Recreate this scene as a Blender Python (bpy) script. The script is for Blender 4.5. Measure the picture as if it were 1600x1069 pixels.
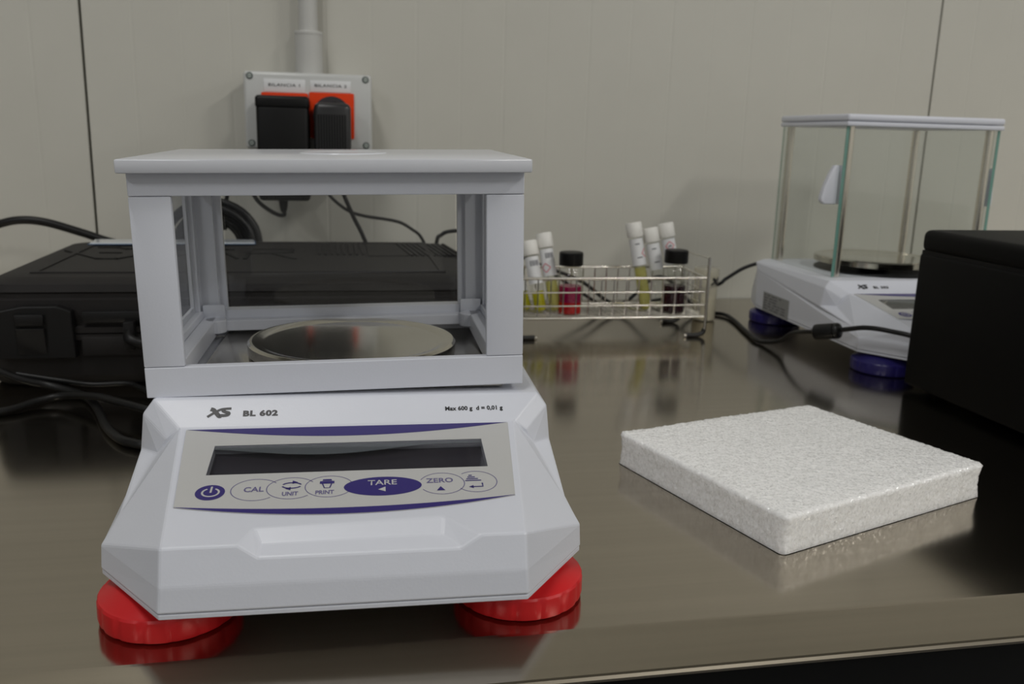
import bpy, bmesh, math, random
from mathutils import Vector, Matrix, Euler, noise
random.seed(7)
sc = bpy.context.scene
for o in list(bpy.data.objects): bpy.data.objects.remove(o)
COL = sc.collection
PI = math.pi

# ------------------------------------------------------------------ camera
def cam_matrix(psi, th, rho, H):
    f = Vector((math.sin(psi)*math.cos(th), math.cos(psi)*math.cos(th), -math.sin(th)))
    r = Vector((math.cos(psi), -math.sin(psi), 0)); u = r.cross(f)
    r2 = r*math.cos(rho)+u*math.sin(rho); u2 = -r*math.sin(rho)+u*math.cos(rho)
    m = Matrix((r2, u2, -f)).transposed().to_4x4(); m.translation = (0, 0, H)
    return m
cd = bpy.data.cameras.new('camera'); cam = bpy.data.objects.new('camera', cd); COL.objects.link(cam)
cam.matrix_world = cam_matrix(0.19495, 0.22693, 0.02729, 0.19569)
cd.sensor_width = 36; cd.lens = 1388.17/1600*36; cd.clip_start = .01; cd.clip_end = 30
cd.dof.use_dof = True; cd.dof.focus_distance = 0.40; cd.dof.aperture_fstop = 17
sc.camera = cam
# ------------------------------------------------------------------ light, world, exposure
w = bpy.data.worlds.new('world'); sc.world = w; w.use_nodes = True
w.node_tree.nodes['Background'].inputs[0].default_value = (.75, .8, .85, 1)
w.node_tree.nodes['Background'].inputs[1].default_value = .1
def area(name, loc, size, power, col=(1, .97, .92), target=None):
    l = bpy.data.lights.new(name, 'AREA'); l.shape = 'RECTANGLE'; l.size, l.size_y = size; l.energy = power; l.color = col
    o = bpy.data.objects.new(name, l); COL.objects.link(o); o.location = loc
    return o
area('ceiling_lamp', (1.80, -.70, 1.86), (.20, .7), 23, (1, .975, .93))
area('ceiling_lamp', (1.48, -2.15, 1.86), (.20, .7), 27, (1, .975, .93))
area('ceiling_lamp', (-.42, -.05, 1.86), (.20, .9), 14, (1, .985, .96))
area('ceiling_lamp', (-1.7, -1.9, 1.86), (.25, 1.2), 22, (.97, .985, 1))
area('ceiling_lamp', (4.3, -1.15, 1.86), (.5, 1.5), 58, (1, .985, .96))
sc.view_settings.view_transform = 'Standard'; sc.view_settings.look = 'None'
sc.view_settings.gamma = 1; sc.view_settings.use_curve_mapping = False
sc.view_settings.exposure = -0.32

# ------------------------------------------------------------------ materials
def nodes(m): return m.node_tree.nodes, m.node_tree.links
def mat(name, col, rough=.5, metal=0, bump=None, spec=.5, sss=0, vary=0, coat=0, aniso=0):
    """bump=(scale xyz, strength, distance)"""
    m = bpy.data.materials.new(name); m.use_nodes = True; n, l = nodes(m); b = n['Principled BSDF']
    b.inputs['Base Color'].default_value = (*col, 1); b.inputs['Roughness'].default_value = rough
    b.inputs['Metallic'].default_value = metal; b.inputs['Specular IOR Level'].default_value = spec
    if coat: b.inputs['Coat Weight'].default_value = coat
    if sss:
        b.inputs['Subsurface Weight'].default_value = sss; b.inputs['Subsurface Radius'].default_value = (.006, .006, .006); b.inputs['Subsurface Scale'].default_value = 1
    tc = n.new('ShaderNodeTexCoord')
    if bump:
        mp = n.new('ShaderNodeMapping'); mp.inputs['Scale'].default_value = bump[0]; l.new(tc.outputs['Object'], mp.inputs[0])
        nz = n.new('ShaderNodeTexNoise'); nz.inputs['Scale'].default_value = 1; nz.inputs['Detail'].default_value = 3; l.new(mp.outputs[0], nz.inputs[0])
        bp = n.new('ShaderNodeBump'); bp.inputs['Strength'].default_value = bump[1]; bp.inputs['Distance'].default_value = bump[2]
        l.new(nz.outputs[0], bp.inputs['Height']); l.new(bp.outputs[0], b.inputs['Normal'])
    nz2 = n.new('ShaderNodeTexNoise'); nz2.inputs['Scale'].default_value = 14; nz2.inputs['Detail'].default_value = 4; l.new(tc.outputs['Object'], nz2.inputs[0])
    mr = n.new('ShaderNodeMapRange'); mr.inputs[3].default_value = 1-vary-.02; mr.inputs[4].default_value = 1+vary+.02; l.new(nz2.outputs[0], mr.inputs[0])
    vm = n.new('ShaderNodeVectorMath'); vm.operation = 'SCALE'; vm.inputs[0].default_value = col; l.new(mr.outputs[0], vm.inputs['Scale']); l.new(vm.outputs[0], b.inputs['Base Color'])
    return m
def glass(name, tint, gloss=.08, rough=.02, edge=.0, diff=None):
    """thin clear pane: tinted transparency with a Fresnel sheen"""
    m = bpy.data.materials.new(name); m.use_nodes = True; n, l = nodes(m); n.remove(n['Principled BSDF'])
    out = n['Material Output']; t = n.new('ShaderNodeBsdfTransparent'); t.inputs[0].default_value = (*tint, 1)
    g = n.new('ShaderNodeBsdfGlossy'); g.inputs['Roughness'].default_value = rough
    lw = n.new('ShaderNodeLayerWeight'); lw.inputs[0].default_value = .5
    pw = n.new('ShaderNodeMath'); pw.operation = 'POWER'; pw.inputs[1].default_value = 4.5; l.new(lw.outputs['Facing'], pw.inputs[0])
    mp = n.new('ShaderNodeMath'); mp.operation = 'MULTIPLY_ADD'; mp.inputs[1].default_value = .75; mp.inputs[2].default_value = gloss; mp.use_clamp = True
    l.new(pw.outputs[0], mp.inputs[0]); mx = n.new('ShaderNodeMixShader'); l.new(mp.outputs[0], mx.inputs[0])
    src = t
    if diff:
        d = n.new('ShaderNodeBsdfDiffuse'); d.inputs[0].default_value = (*diff[0], 1); m2 = n.new('ShaderNodeMixShader'); m2.inputs[0].default_value = diff[1]
        l.new(t.outputs[0], m2.inputs[1]); l.new(d.outputs[0], m2.inputs[2]); src = m2
    l.new(src.outputs[0], mx.inputs[1]); l.new(g.outputs[0], mx.inputs[2]); l.new(mx.outputs[0], out.inputs[0])
    return m

ABS = mat('white_plastic', (.655, .675, .74), .36, bump=((900,)*3, .12, .0003), vary=.01)
LIDM = mat('lid_plastic', (.62, .635, .68), .20, bump=((700,)*3, .05, .0003))
ABS2 = mat('white_plastic_far', (.68, .70, .77), .4, bump=((900,)*3, .08, .0003))
GREYP = mat('grey_overlay', (.50, .50, .49), .45, vary=.01)
PURPLE = mat('purple_print', (.035, .024, .16), .4)
PRINT = mat('grey_violet_print', (.13, .115, .25), .5)
BLACKINK = mat('black_ink', (.012, .012, .014), .4)
DARKWIN = mat('dark_window', (.035, .031, .036), .35, vary=.1)
REFLECT = mat('grey_green_reflection', (.13, .148, .146), .5, vary=.05)
WINW = mat('window_side', (.30, .31, .32), .5)
RED = mat('red_plastic', (.58, .008, .012), .36, sss=0, vary=.03)
VIOLET = mat('dark_violet_plastic', (.020, .016, .12), .3)
STEEL = mat('pan_steel', (.64, .61, .54), .11, 1, bump=((60, 900, 60), .10, .0002), vary=.08)
PLATE = mat('plate_steel', (.50, .475, .43), .2, 1, vary=.08)
WIRE = mat('wire_steel', (.75, .73, .68), .22, 1)
ROD = mat('rod_steel', (.90, .83, .73), .25, 1, vary=.05)
CASE = mat('case_plastic', (.0155, .0138, .0135), .62, bump=((1300,)*3, .35, .0006), vary=.15, spec=.3)
CASED = mat('case_groove', (.004, .004, .004), .6, spec=.3)
LATCH = mat('latch_plastic', (.0065, .0062, .0066), .42, spec=.3)
BLACKP = mat('black_plastic', (.004, .004, .0042), .45, spec=.25)
BOXB = mat('black_box_paint', (.0028, .0028, .0029), .55, spec=.15, bump=((1500,)*3, .2, .0003))
CABLE = mat('cable_rubber', (.005, .005, .0052), .42, spec=.35)
SLEEVE = mat('black_sleeve', (.012, .012, .012), .5)
PVC = mat('conduit_pvc', (.52, .52, .50), .4)
PLATEW = mat('outlet_box_plastic', (.56, .57, .56), .3, vary=.01)
ORANGE = mat('orange_socket', (.74, .045, .002), .55, spec=.2)
ADAPT = mat('ribbed_adapter_plastic', (.018, .018, .0195), .35)
TAG = mat('white_label', (.74, .75, .76), .5)
CAPW = mat('white_cap', (.76, .75, .71), .45)
SCREW = mat('screw_metal', (.50, .55, .52), .35, .6)
RECESS = mat('screw_recess', (.07, .09, .085), .6)
PALE = mat('pale_sheet', (.62, .66, .70), .12, coat=.5)
BLUE = mat('blue_edge', (.03, .08, .17), .3)
BAR = mat('label_ink', (.10, .10, .12), .6)
PINK = mat('red_diamond_ink', (.65, .12, .16), .6)
TAGGREY = mat('rating_plate', (.27, .275, .275), .4)
DARKROOM = mat('joint_dark', (.03, .028, .026), .8)
WALLM = mat('wall_panel_paint', (.555, .545, .49), .42, bump=((50, 50, 50), .10, .0015), vary=.012)
CEIL = mat('ceiling_paint', (.55, .55, .53), .7)
FLOORM = mat('floor_vinyl', (.035, .035, .035), .5, vary=.08)
ROOMW = mat('room_wall', (.60, .60, .58), .6)
GLASSP = glass('pane_glass', (.955, .965, .96), .03)
GLASSH = glass('hood_pane', (.93, .935, .935), .035)
GEDGE = glass('glass_edge_green', (.42, .62, .55), .08, .1, diff=((.25, .48, .42), .55))
GEDGE2 = glass('glass_edge_faint', (.75, .85, .80), .08, .1, diff=((.35, .45, .42), .2))
VIAL = glass('vial_glass', (.96, .965, .95), .05, .03)
LID_T = glass('window_cover', (.9, .9, .92), .05, .05)
LIQR = glass('red_liquid', (.75, .03, .03), .05, .05, diff=((.68, .012, .015), .65))
LIQM = glass('maroon_liquid', (.10, .006, .02), .05, .05, diff=((.035, .004, .012), .7))
LIQP = glass('pink_liquid', (.55, .01, .14), .05, .05, diff=((.42, .006, .10), .65))
LIQY = glass('yellow_liquid', (.85, .82, .10), .05, .05, diff=((.68, .66, .03), .5))
LIQYP = glass('pale_yellow_liquid', (.90, .87, .50), .05, .05, diff=((.72, .70, .26), .35))
JARP = glass('jar_milky', (.85, .83, .76), .05, .1, diff=((.80, .77, .66), .35))
JARW = mat('white_powder', (.86, .83, .73), .6)

def worktop_mat():
    m = bpy.data.materials.new('brushed_steel'); m.use_nodes = True; n, l = nodes(m); b = n['Principled BSDF']
    b.inputs['Metallic'].default_value = 1
    tc = n.new('ShaderNodeTexCoord')
    def nz(scale, detail=3):
        mp = n.new('ShaderNodeMapping'); mp.inputs['Scale'].default_value = scale; l.new(tc.outputs['Object'], mp.inputs[0])
        t = n.new('ShaderNodeTexNoise'); t.inputs['Scale'].default_value = 1; t.inputs['Detail'].default_value = detail; l.new(mp.outputs[0], t.inputs[0]); return t
    fine = nz((7, 1100, 50)); cloud = nz((5, 14, 5)); streak = nz((2.5, 160, 5))
    bp = n.new('ShaderNodeBump'); bp.inputs['Strength'].default_value = .30; bp.inputs['Distance'].default_value = .000008; l.new(fine.outputs[0], bp.inputs['Height'])
    wv = nz((3, 5, 3), 1); bp2 = n.new('ShaderNodeBump'); bp2.inputs['Strength'].default_value = .2; bp2.inputs['Distance'].default_value = .002
    l.new(wv.outputs[0], bp2.inputs['Height']); l.new(bp2.outputs[0], bp.inputs['Normal']); l.new(bp.outputs[0], b.inputs['Normal'])
    r = n.new('ShaderNodeMapRange'); r.inputs[3].default_value = .11; r.inputs[4].default_value = .18; l.new(cloud.outputs[0], r.inputs[0]); l.new(r.outputs[0], b.inputs['Roughness'])
    cr = n.new('ShaderNodeMapRange'); cr.inputs[3].default_value = .90; cr.inputs[4].default_value = 1.10; l.new(streak.outputs[0], cr.inputs[0])
    v = n.new('ShaderNodeVectorMath'); v.operation = 'SCALE'; v.inputs[0].default_value = (.43, .385, .315); l.new(cr.outputs[0], v.inputs['Scale']); l.new(v.outputs[0], b.inputs['Base Color'])
    return m
BRUSHED = worktop_mat()

def foam_mat():
    m = bpy.data.materials.new('polyethylene_foam'); m.use_nodes = True; n, l = nodes(m); b = n['Principled BSDF']
    tc = n.new('ShaderNodeTexCoord'); ge = n.new('ShaderNodeNewGeometry')
    vo = n.new('ShaderNodeTexVoronoi'); vo.inputs['Scale'].default_value = 1100; l.new(tc.outputs['Object'], vo.inputs[0])
    # every tiny film cell of the foam gets its own facing
    sb = n.new('ShaderNodeVectorMath'); sb.operation = 'SUBTRACT'; sb.inputs[1].default_value = (.5, .5, .5); l.new(vo.outputs['Color'], sb.inputs[0])
    sc_ = n.new('ShaderNodeVectorMath'); sc_.operation = 'SCALE'; sc_.inputs['Scale'].default_value = .55; l.new(sb.outputs[0], sc_.inputs[0])
    ad = n.new('ShaderNodeVectorMath'); l.new(ge.outputs['Normal'], ad.inputs[0]); l.new(sc_.outputs[0], ad.inputs[1])
    nm = n.new('ShaderNodeVectorMath'); nm.operation = 'NORMALIZE'; l.new(ad.outputs[0], nm.inputs[0]); l.new(nm.outputs[0], b.inputs['Normal'])
    nz = n.new('ShaderNodeTexNoise'); nz.inputs['Scale'].default_value = 600; nz.inputs['Detail'].default_value = 3; l.new(tc.outputs['Object'], nz.inputs[0])
    cr = n.new('ShaderNodeMapRange'); cr.inputs[1].default_value = .3; cr.inputs[2].default_value = .7; cr.inputs[3].default_value = .93; cr.inputs[4].default_value = 1.04; l.new(nz.outputs[0], cr.inputs[0])
    v = n.new('ShaderNodeVectorMath'); v.operation = 'SCALE'; v.inputs[0].default_value = (.96, .96, .95); l.new(cr.outputs[0], v.inputs['Scale']); l.new(v.outputs[0], b.inputs['Base Color'])
    b.inputs['Roughness'].default_value = .16; b.inputs['Specular IOR Level'].default_value = .7
    b.inputs['Subsurface Weight'].default_value = .85; b.inputs['Subsurface Radius'].default_value = (.01, .01, .01); b.inputs['Subsurface Scale'].default_value = .8
    return m
FOAM = foam_mat()

# ------------------------------------------------------------------ mesh helpers
def link(name, me, m, parent=None, smooth=False, M=None):
    o = bpy.data.objects.new(name, me); COL.objects.link(o)
    if m:
        for q in (m if isinstance(m, (list, tuple)) else [m]): me.materials.append(q)
    if smooth:
        me.polygons.foreach_set('use_smooth', [True]*len(me.polygons))
    if parent: o.parent = parent
    if M is not None: o.matrix_local = M
    return o
def sharp(me, ang=35):
    bm = bmesh.new(); bm.from_mesh(me)
    for e in bm.edges:
        if len(e.link_faces) == 2 and e.calc_face_angle(0) > math.radians(ang): e.smooth = False
    bm.to_mesh(me); bm.free()
class MB:
    def __init__(s): s.v = []; s.f = []; s.mi = []
    def add(s, vs, fs, mi=0):
        k = len(s.v); s.v += [tuple(v) for v in vs]; s.f += [tuple(i+k for i in f) for f in fs]; s.mi += [mi]*len(fs); return s
    def box(s, x0, x1, y0, y1, z0, z1, mi=0):
        return s.add([(x, y, z) for z in (z0, z1) for y in (y0, y1) for x in (x0, x1)], [(0, 2, 3, 1), (4, 5, 7, 6), (0, 1, 5, 4), (2, 6, 7, 3), (0, 4, 6, 2), (1, 3, 7, 5)], mi)
    def prism(s, pts, z0, z1, mi=0, f=lambda x, y, z: (x, y, z)):
        n = len(pts); vs = [f(x, y, z0) for x, y in pts]+[f(x, y, z1) for x, y in pts]
        return s.add(vs, [tuple(range(n))[::-1], tuple(range(n, 2*n))]+[(i, (i+1) % n, n+(i+1) % n, n+i) for i in range(n)], mi)
    def lathe(s, prof, seg=32, c=(0, 0, 0), mod=None, mi=0, cap=True):
        """prof [(r,z)] revolved about z; mod(angle, i) scales the radius"""
        vs = []; fs = []
        for i, (r, z) in enumerate(prof):
            for k in range(seg):
                a = 2*PI*k/seg; q = r*(mod(a, i) if mod else 1); vs.append((c[0]+q*math.cos(a), c[1]+q*math.sin(a), c[2]+z))
        for i in range(len(prof)-1):
            for k in range(seg):
                k2 = (k+1) % seg; fs.append((i*seg+k, i*seg+k2, (i+1)*seg+k2, (i+1)*seg+k))
        if cap: fs.append(tuple(range(seg))[::-1]); fs.append(tuple((len(prof)-1)*seg+k for k in range(seg)))
        return s.add(vs, fs, mi)
    def tube(s, pts, r, seg=10, mi=0, cap=True):
        pts = [Vector(p) for p in pts]; n = len(pts); vs = []; fs = []
        t0 = (pts[1]-pts[0]).normalized(); up = Vector((0, 0, 1)) if abs(t0.z) < .9 else Vector((1, 0, 0))
        u = t0.cross(up).normalized()
        for i, p in enumerate(pts):
            t = (pts[min(i+1, n-1)]-pts[max(i-1, 0)]).normalized(); u = (u-t*u.dot(t)).normalized(); v = t.cross(u)
            rr = r(i/(n-1)) if callable(r) else r
            for k in range(seg):
                a = 2*PI*k/seg; vs.append(p+(u*math.cos(a)+v*math.sin(a))*rr)
        for i in range(n-1):
            for k in range(seg):
                k2 = (k+1) % seg; fs.append((i*seg+k, (i+1)*seg+k, (i+1)*seg+k2, i*seg+k2))
        if cap: fs.append(tuple(range(seg))); fs.append(tuple((n-1)*seg+k for k in range(seg))[::-1])
        return s.add(vs, fs, mi)
    def build(s, name, m, parent=None, smooth=None, bevel=0, bseg=2, M=None, ang=30):
        me = bpy.data.meshes.new(name); me.from_pydata(s.v, [], s.f)
        if any(s.mi): me.polygons.foreach_set('material_index', s.mi)
        bm = bmesh.new(); bm.from_mesh(me); bmesh.ops.recalc_face_normals(bm, faces=bm.faces)
        if bevel:
            es = [e for e in bm.edges if len(e.link_faces) == 2 and e.calc_face_angle(0) > math.radians(ang)]
            bmesh.ops.bevel(bm, geom=es, offset=bevel, segments=bseg, profile=.5, affect='EDGES', clamp_overlap=True)
        bm.to_mesh(me); bm.free()
        o = link(name, me, m, parent, False, M)
        if smooth is not None:
            me.polygons.foreach_set('use_smooth', [True]*len(me.polygons)); sharp(me, smooth)
        return o
def bx(name, x0, x1, y0, y1, z0, z1, m, parent=None, bevel=0, M=None, bseg=2):
    return MB().box(x0, x1, y0, y1, z0, z1).build(name, m, parent, bevel=bevel, M=M, smooth=30 if bevel else None, bseg=bseg)
def spline(pts, n=10):
    P = [Vector(p) for p in pts]; P = [P[0]*2-P[1]]+P+[P[-1]*2-P[-2]]; out = []
    for i in range(1, len(P)-2):
        for k in range(n):
            t = k/n; a, b, c, d = P[i-1:i+3]
            out.append(.5*((2*b)+(c-a)*t+(2*a-5*b+4*c-d)*t*t+(-a+3*b-3*c+d)*t**3))
    out.append(P[-2]); return out
def tag(o, label=None, cat=None, group=None, kind=None):
    if label: o['label'] = label
    if cat: o['category'] = cat
    if group: o['group'] = group
    if kind: o['kind'] = kind
    return o
def empty(name, loc=(0, 0, 0), rot=(0, 0, 0)):
    o = bpy.data.objects.new(name, None); o.empty_display_size = .02; COL.objects.link(o); o.location = loc; o.rotation_euler = rot; return o
def plane_map(O, U, V, lift=0):
    """returns f(x,y,z): x along U, y along V, z along normal"""
    O, U, V = Vector(O), Vector(U).normalized(), Vector(V).normalized(); N = U.cross(V)
    return (lambda x, y, z: tuple(O+U*x+V*y+N*(z+lift))), Matrix((U, V, N)).transposed().to_4x4()
def ring2d(cx, cy, a, b, w, t0=0, t1=2*PI, n=40):
    P = []
    for k in range(n+1):
        t = t0+(t1-t0)*k/n; P.append((cx+a*math.cos(t), cy+b*math.sin(t)))
    Q = []
    for k in range(n+1):
        t = t0+(t1-t0)*k/n; Q.append((cx+(a-w)*math.cos(t), cy+(b-w)*math.sin(t)))
    return P, Q
def decal_strip(mb, P, Q, f, z=0):
    n = len(P); mb.add([f(x, y, z) for x, y in P]+[f(x, y, z) for x, y in Q], [(i, i+1, n+i+1, n+i) for i in range(n-1)])
def decal_poly(mb, pts, f, z=0): mb.add([f(x, y, z) for x, y in pts], [tuple(range(len(pts)))])
def ribbon(mb, pts, wd, f, z=0, caps=True):
    P, Q = [], []
    V2 = [Vector(p) for p in pts]
    for i, p in enumerate(V2):
        t = (V2[min(i+1, len(V2)-1)]-V2[max(i-1, 0)]).normalized(); nrm = Vector((-t.y, t.x))*wd/2
        P.append(p+nrm); Q.append(p-nrm)
    decal_strip(mb, P, Q, f, z)
def spline2(pts, n=6): return [(v.x, v.y) for v in spline([(p[0], p[1], 0) for p in pts], n)]
def text_mesh(name, body, size, M, m, parent, off=0, shear=0, sx=1, align='CENTER', space=1, depth=.00004):
    c = bpy.data.curves.new(name, 'FONT'); c.body = body; c.size = size; c.offset = off; c.shear = shear; c.align_x = align; c.align_y = 'CENTER'; c.space_character = space
    c.resolution_u = 3
    o = bpy.data.objects.new('tmp', c); COL.objects.link(o)
    dg = bpy.context.evaluated_depsgraph_get(); dg.update(); me = bpy.data.meshes.new_from_object(o.evaluated_get(dg)); bpy.data.objects.remove(o)
    me.transform(M @ Matrix.Diagonal((sx, 1, 1, 1)))
    me.materials.clear(); ob = link(name, me, m, parent); return ob

# ================================================================== THE ROOM
WY = 1.0577
X0, X1, YB, ZF, ZC = -2.9, 5.6, -2.9, -.9, 1.9
tag(bx('floor', X0, X1, YB, WY+.08, ZF-.05, ZF, FLOORM), 'dark grey vinyl floor below the worktop', kind='structure')
tag(bx('ceiling', X0, X1, YB, WY+.08, ZC, ZC+.05, CEIL), 'pale ceiling above the bench', kind='structure')
tag(bx('wall_left', X0-.05, X0, YB, WY+.08, ZF, ZC, ROOMW), kind='structure')
tag(bx('wall_right', X1, X1+.05, YB, WY+.08, ZF, ZC, ROOMW), kind='structure')
tag(bx('wall_front', X0, X1, YB-.05, YB, ZF, ZC, ROOMW), kind='structure')
wall = tag(bx('wall_back', X0, X1, WY+.035, WY+.08, ZF, ZC, DARKROOM), 'cream panelled wall behind the worktop', kind='structure')
# sandwich panels 1.011 m wide, faintly ribbed every 5 cm, open 3 mm joints between them
seam = -.2644; PWD = 1.0111
def wall_panel(xa, xb):
    pr = [(xa+.0015, 0)]; k = 1; n = max(1, round((xb-xa)/.0505)); st = (xb-xa)/n
    for k in range(1, n):
        c = xa+k*st; d = .00028 if k % 2 else .00016
        pr += [(c-.0022, 0), (c-.0006, d), (c+.0006, d), (c+.0022, 0)]
    pr += [(xb-.0015, 0)]
    pts = pr+[(xb-.0015, .034), (xa+.0015, .034)]
    mb = MB(); mb.prism([(x, WY+y) for x, y in pts], ZF+.001, ZC-.001); return mb.build('wall_panel', WALLM, wall)
for i in range(-3, 6):
    a, b = seam+i*PWD, seam+(i+1)*PWD
    a, b = max(a, X0+.001), min(b, X1-.001)
    if b-a > .05: wall_panel(a, b)

# ------------------------------------------------------------------ worktop
wt = empty('worktop', (0, 0, 0)); tag(wt, 'long brushed stainless steel worktop with a folded front edge', 'worktop')
prof = [(1.055, 0), (.3165, 0), (.3150, -.00018), (.2912, -.0044), (.2902, -.0048), (.2896, -.0060), (.2898, -.0072), (.2960, -.0080), (.2965, -.0105), (1.055, -.0105)]
mb = MB(); mb.prism(prof, -1.25, 1.9, f=lambda y, z, x: (x, y, z)); top = mb.build('top', BRUSHED, wt)
bm = bmesh.new(); bm.from_mesh(top.data)
bm.to_mesh(top.data); bm.free()
for x in (-1.2, 1.81):
    for y in (.34, .99): bx('leg', x, x+.04, y, y+.04, ZF, -.045, BRUSHED, wt, .003)
bx('core_board', -1.245, 1.895, .2990, 1.054, -.045, -.0106, BLACKP, wt)
bx('back_panel', -1.15, 1.80, .98, .985, ZF+.01, -.045, DARKROOM, wt)
# under-bench cupboards, dark, below the front edge
cb = empty('under_bench_cupboard', (.3, .5, ZF)); tag(cb, 'dark cupboard under the worktop', 'cupboard')
bx('carcass', -.9, 1.2, -.13, .45, .0, .80, BLACKP, cb, .002)
for k in range(4):
    d = bx('door', -.9+k*.525+.003, -.9+(k+1)*.525-.003, -.15, -.131, .02, .79, BLACKP, cb, .002)
    bx('handle', -.9+k*.525+.42, -.9+k*.525+.44, -.165, -.151, .60, .72, BLACKP, d, .002)

# ================================================================== BALANCE BODY
R = dict(A=(.1000, .0411, .0298), B=(.1003, .0400, .0196), C=(.0699, .0000, .0196), D=(.0692, .0011, .0297), E=(.0690, .0054, .0437), F=(.0789, .0979, .0594),
         G=(.0956, .0572, .0367), S1=(.0976, .1106, .0631), S0=(.0998, .1119, .0454), S2=(.0849, .0981, .0547), S3=(.0895, .0998, .0467), T=(.0926, .1114, .0699),
         TR=(.0908, .2590, .0701), BR=(.0985, .2523, .0196), CR=(.0988, .253, .0409), JR=(.0990, .2536, .060), S1R=(.098, .2612, .0669), BR2=(.086, .2903, .0196), CR2=(.086, .2898, .0314), TB=(.080, .2720, .0690))
PU = (Vector(R['F'])-Vector(R['E'])); PU.x = 0
pf, pM = plane_map((0, R['E'][1], R['E'][2]), (1, 0, 0), PU)     # control panel plane
sp = Vector(R['T'])-Vector(R['F']); sp.x = 0
sf, sM = plane_map((0, R['F'][1], R['F'][2]), (1, 0, 0), sp)     # name strip plane
SF = PU.length
WXL, WS0, WS1 = .0602, .0506, .0758
def at_plane(M, f, x, y, lift): return Matrix.Translation(Vector(f(x, y, lift))) @ M

def balance_body():
    v = []; idx = {}
    def V(name, side=1):
        k = (name, side)
        if k not in idx:
            p = R[name]; idx[k] = len(v); v.append((p[0]*side, p[1], p[2]))
        return idx[k]
    def N(name, p):
        if name not in idx: idx[name] = len(v); v.append(tuple(p))
        return idx[name]
    fs = []; mi = []
    def face(*q): fs.append(tuple(q)); mi.append(0)
    for s in (1, -1):
        g = lambda *n: face(*[V(x, s) for x in n])
        g('T', 'TR', 'S1R', 'S1'); g('S1', 'S1R', 'JR', 'S0'); g('S0', 'JR', 'CR', 'BR', 'B', 'A', 'G')
        g('S1', 'S2', 'S3', 'S0'); g('S0', 'S3', 'G'); g('F', 'S2', 'S3'); g('F', 'S3', 'G', 'E'); g('E', 'G', 'A'); g('E', 'A', 'D'); g('D', 'A', 'B', 'C')
        g('T', 'S1', 'S2', 'F'); g('BR', 'CR', 'CR2', 'BR2'); g('CR', 'JR', 'CR2'); g('JR', 'S1R', 'TB', 'CR2'); g('S1R', 'TR', 'TB')
    # rear, deck, underside, name strip
    face(V('CR2'), V('BR2'), V('BR2', -1), V('CR2', -1)); face(V('TB'), V('CR2'), V('CR2', -1), V('TB', -1)); face(V('TR'), V('TB'), V('TB', -1), V('TR', -1))
    face(V('T'), V('F'), V('F', -1), V('T', -1))
    face(*[V(n) for n in ('C', 'B', 'BR', 'BR2')]+[V(n, -1) for n in ('BR2', 'BR', 'B', 'C')])
    # deck
    face(V('T'), V('TR'), V('TR', -1), V('T', -1))
    # control panel with the window pocket (quads around the hole)
    h = [N('h%d' % i, pf(x, y, 0)) for i, (x, y) in enumerate([(-WXL, WS0), (WXL, WS0), (WXL, WS1), (-WXL, WS1)])]
    hb = [N('b%d' % i, pf(x, y, -.0038)) for i, (x, y) in enumerate([(-WXL, WS0), (WXL, WS0), (WXL, WS1), (-WXL, WS1)])]
    # scoop points
    ua, ub = N('ua', pf(-.0362, .0104, 0)), N('ub', pf(.0375, .0136, 0))
    ra, rb = N('ra', (-.0410, R['E'][1], R['E'][2])), N('rb', (.0515, R['E'][1], R['E'][2]))
    la, lb = N('la', (-.0336, .0040, .0390)), N('lb', (.0432, .0040, .0390))
    ma, mb_ = N('ma', (-.0335, .0112, .0412)), N('mb', (.0365, .0118, .0412))
    face(V('E', -1), ra, ua, h[0], h[3], V('F', -1)) if False else None
    face(V('E', -1), ra, ua, h[0]); face(V('E', -1), h[0], h[3], V('F', -1)); face(ua, ub, h[1], h[0]); face(ub, rb, V('E'), h[1]); face(V('E'), V('F'), h[2], h[1]); face(h[3], h[2], V('F'), V('F', -1))
    face(V('E', -1), V('D', -1), la, ra); face(V('D', -1), V('D'), lb, la); face(V('D'), V('E'), rb, lb)
    face(ua, ma, mb_, ub); face(ma, la, lb, mb_); face(ua, ra, la, ma); face(ub, mb_, lb, rb)
    face(V('D', -1), V('D'), V('C'), V('C', -1))
    for i in range(4):
        j = (i+1) % 4; fs.append((h[i], h[j], hb[j], hb[i])); mi.append(1)
    fs.append(tuple(hb)); mi.append(2)
    return v, fs, mi
bv, bf, bmi = balance_body()
body_me = bpy.data.meshes.new('housing'); body_me.from_pydata(bv, [], bf); body_me.polygons.foreach_set('material_index', bmi)
bm = bmesh.new(); bm.from_mesh(body_me); bmesh.ops.recalc_face_normals(bm, faces=bm.faces)
es = [e for e in bm.edges if len(e.link_faces) == 2 and e.calc_face_angle(0) > math.radians(6) and all(f.material_index == 0 for f in e.link_faces)]
bmesh.ops.bevel(bm, geom=es, offset=.0010, segments=2, profile=.5, affect='EDGES', clamp_overlap=True)
bm.to_mesh(body_me); bm.free()
for m_ in (ABS, WINW, DARKWIN): body_me.materials.append(m_)

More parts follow.
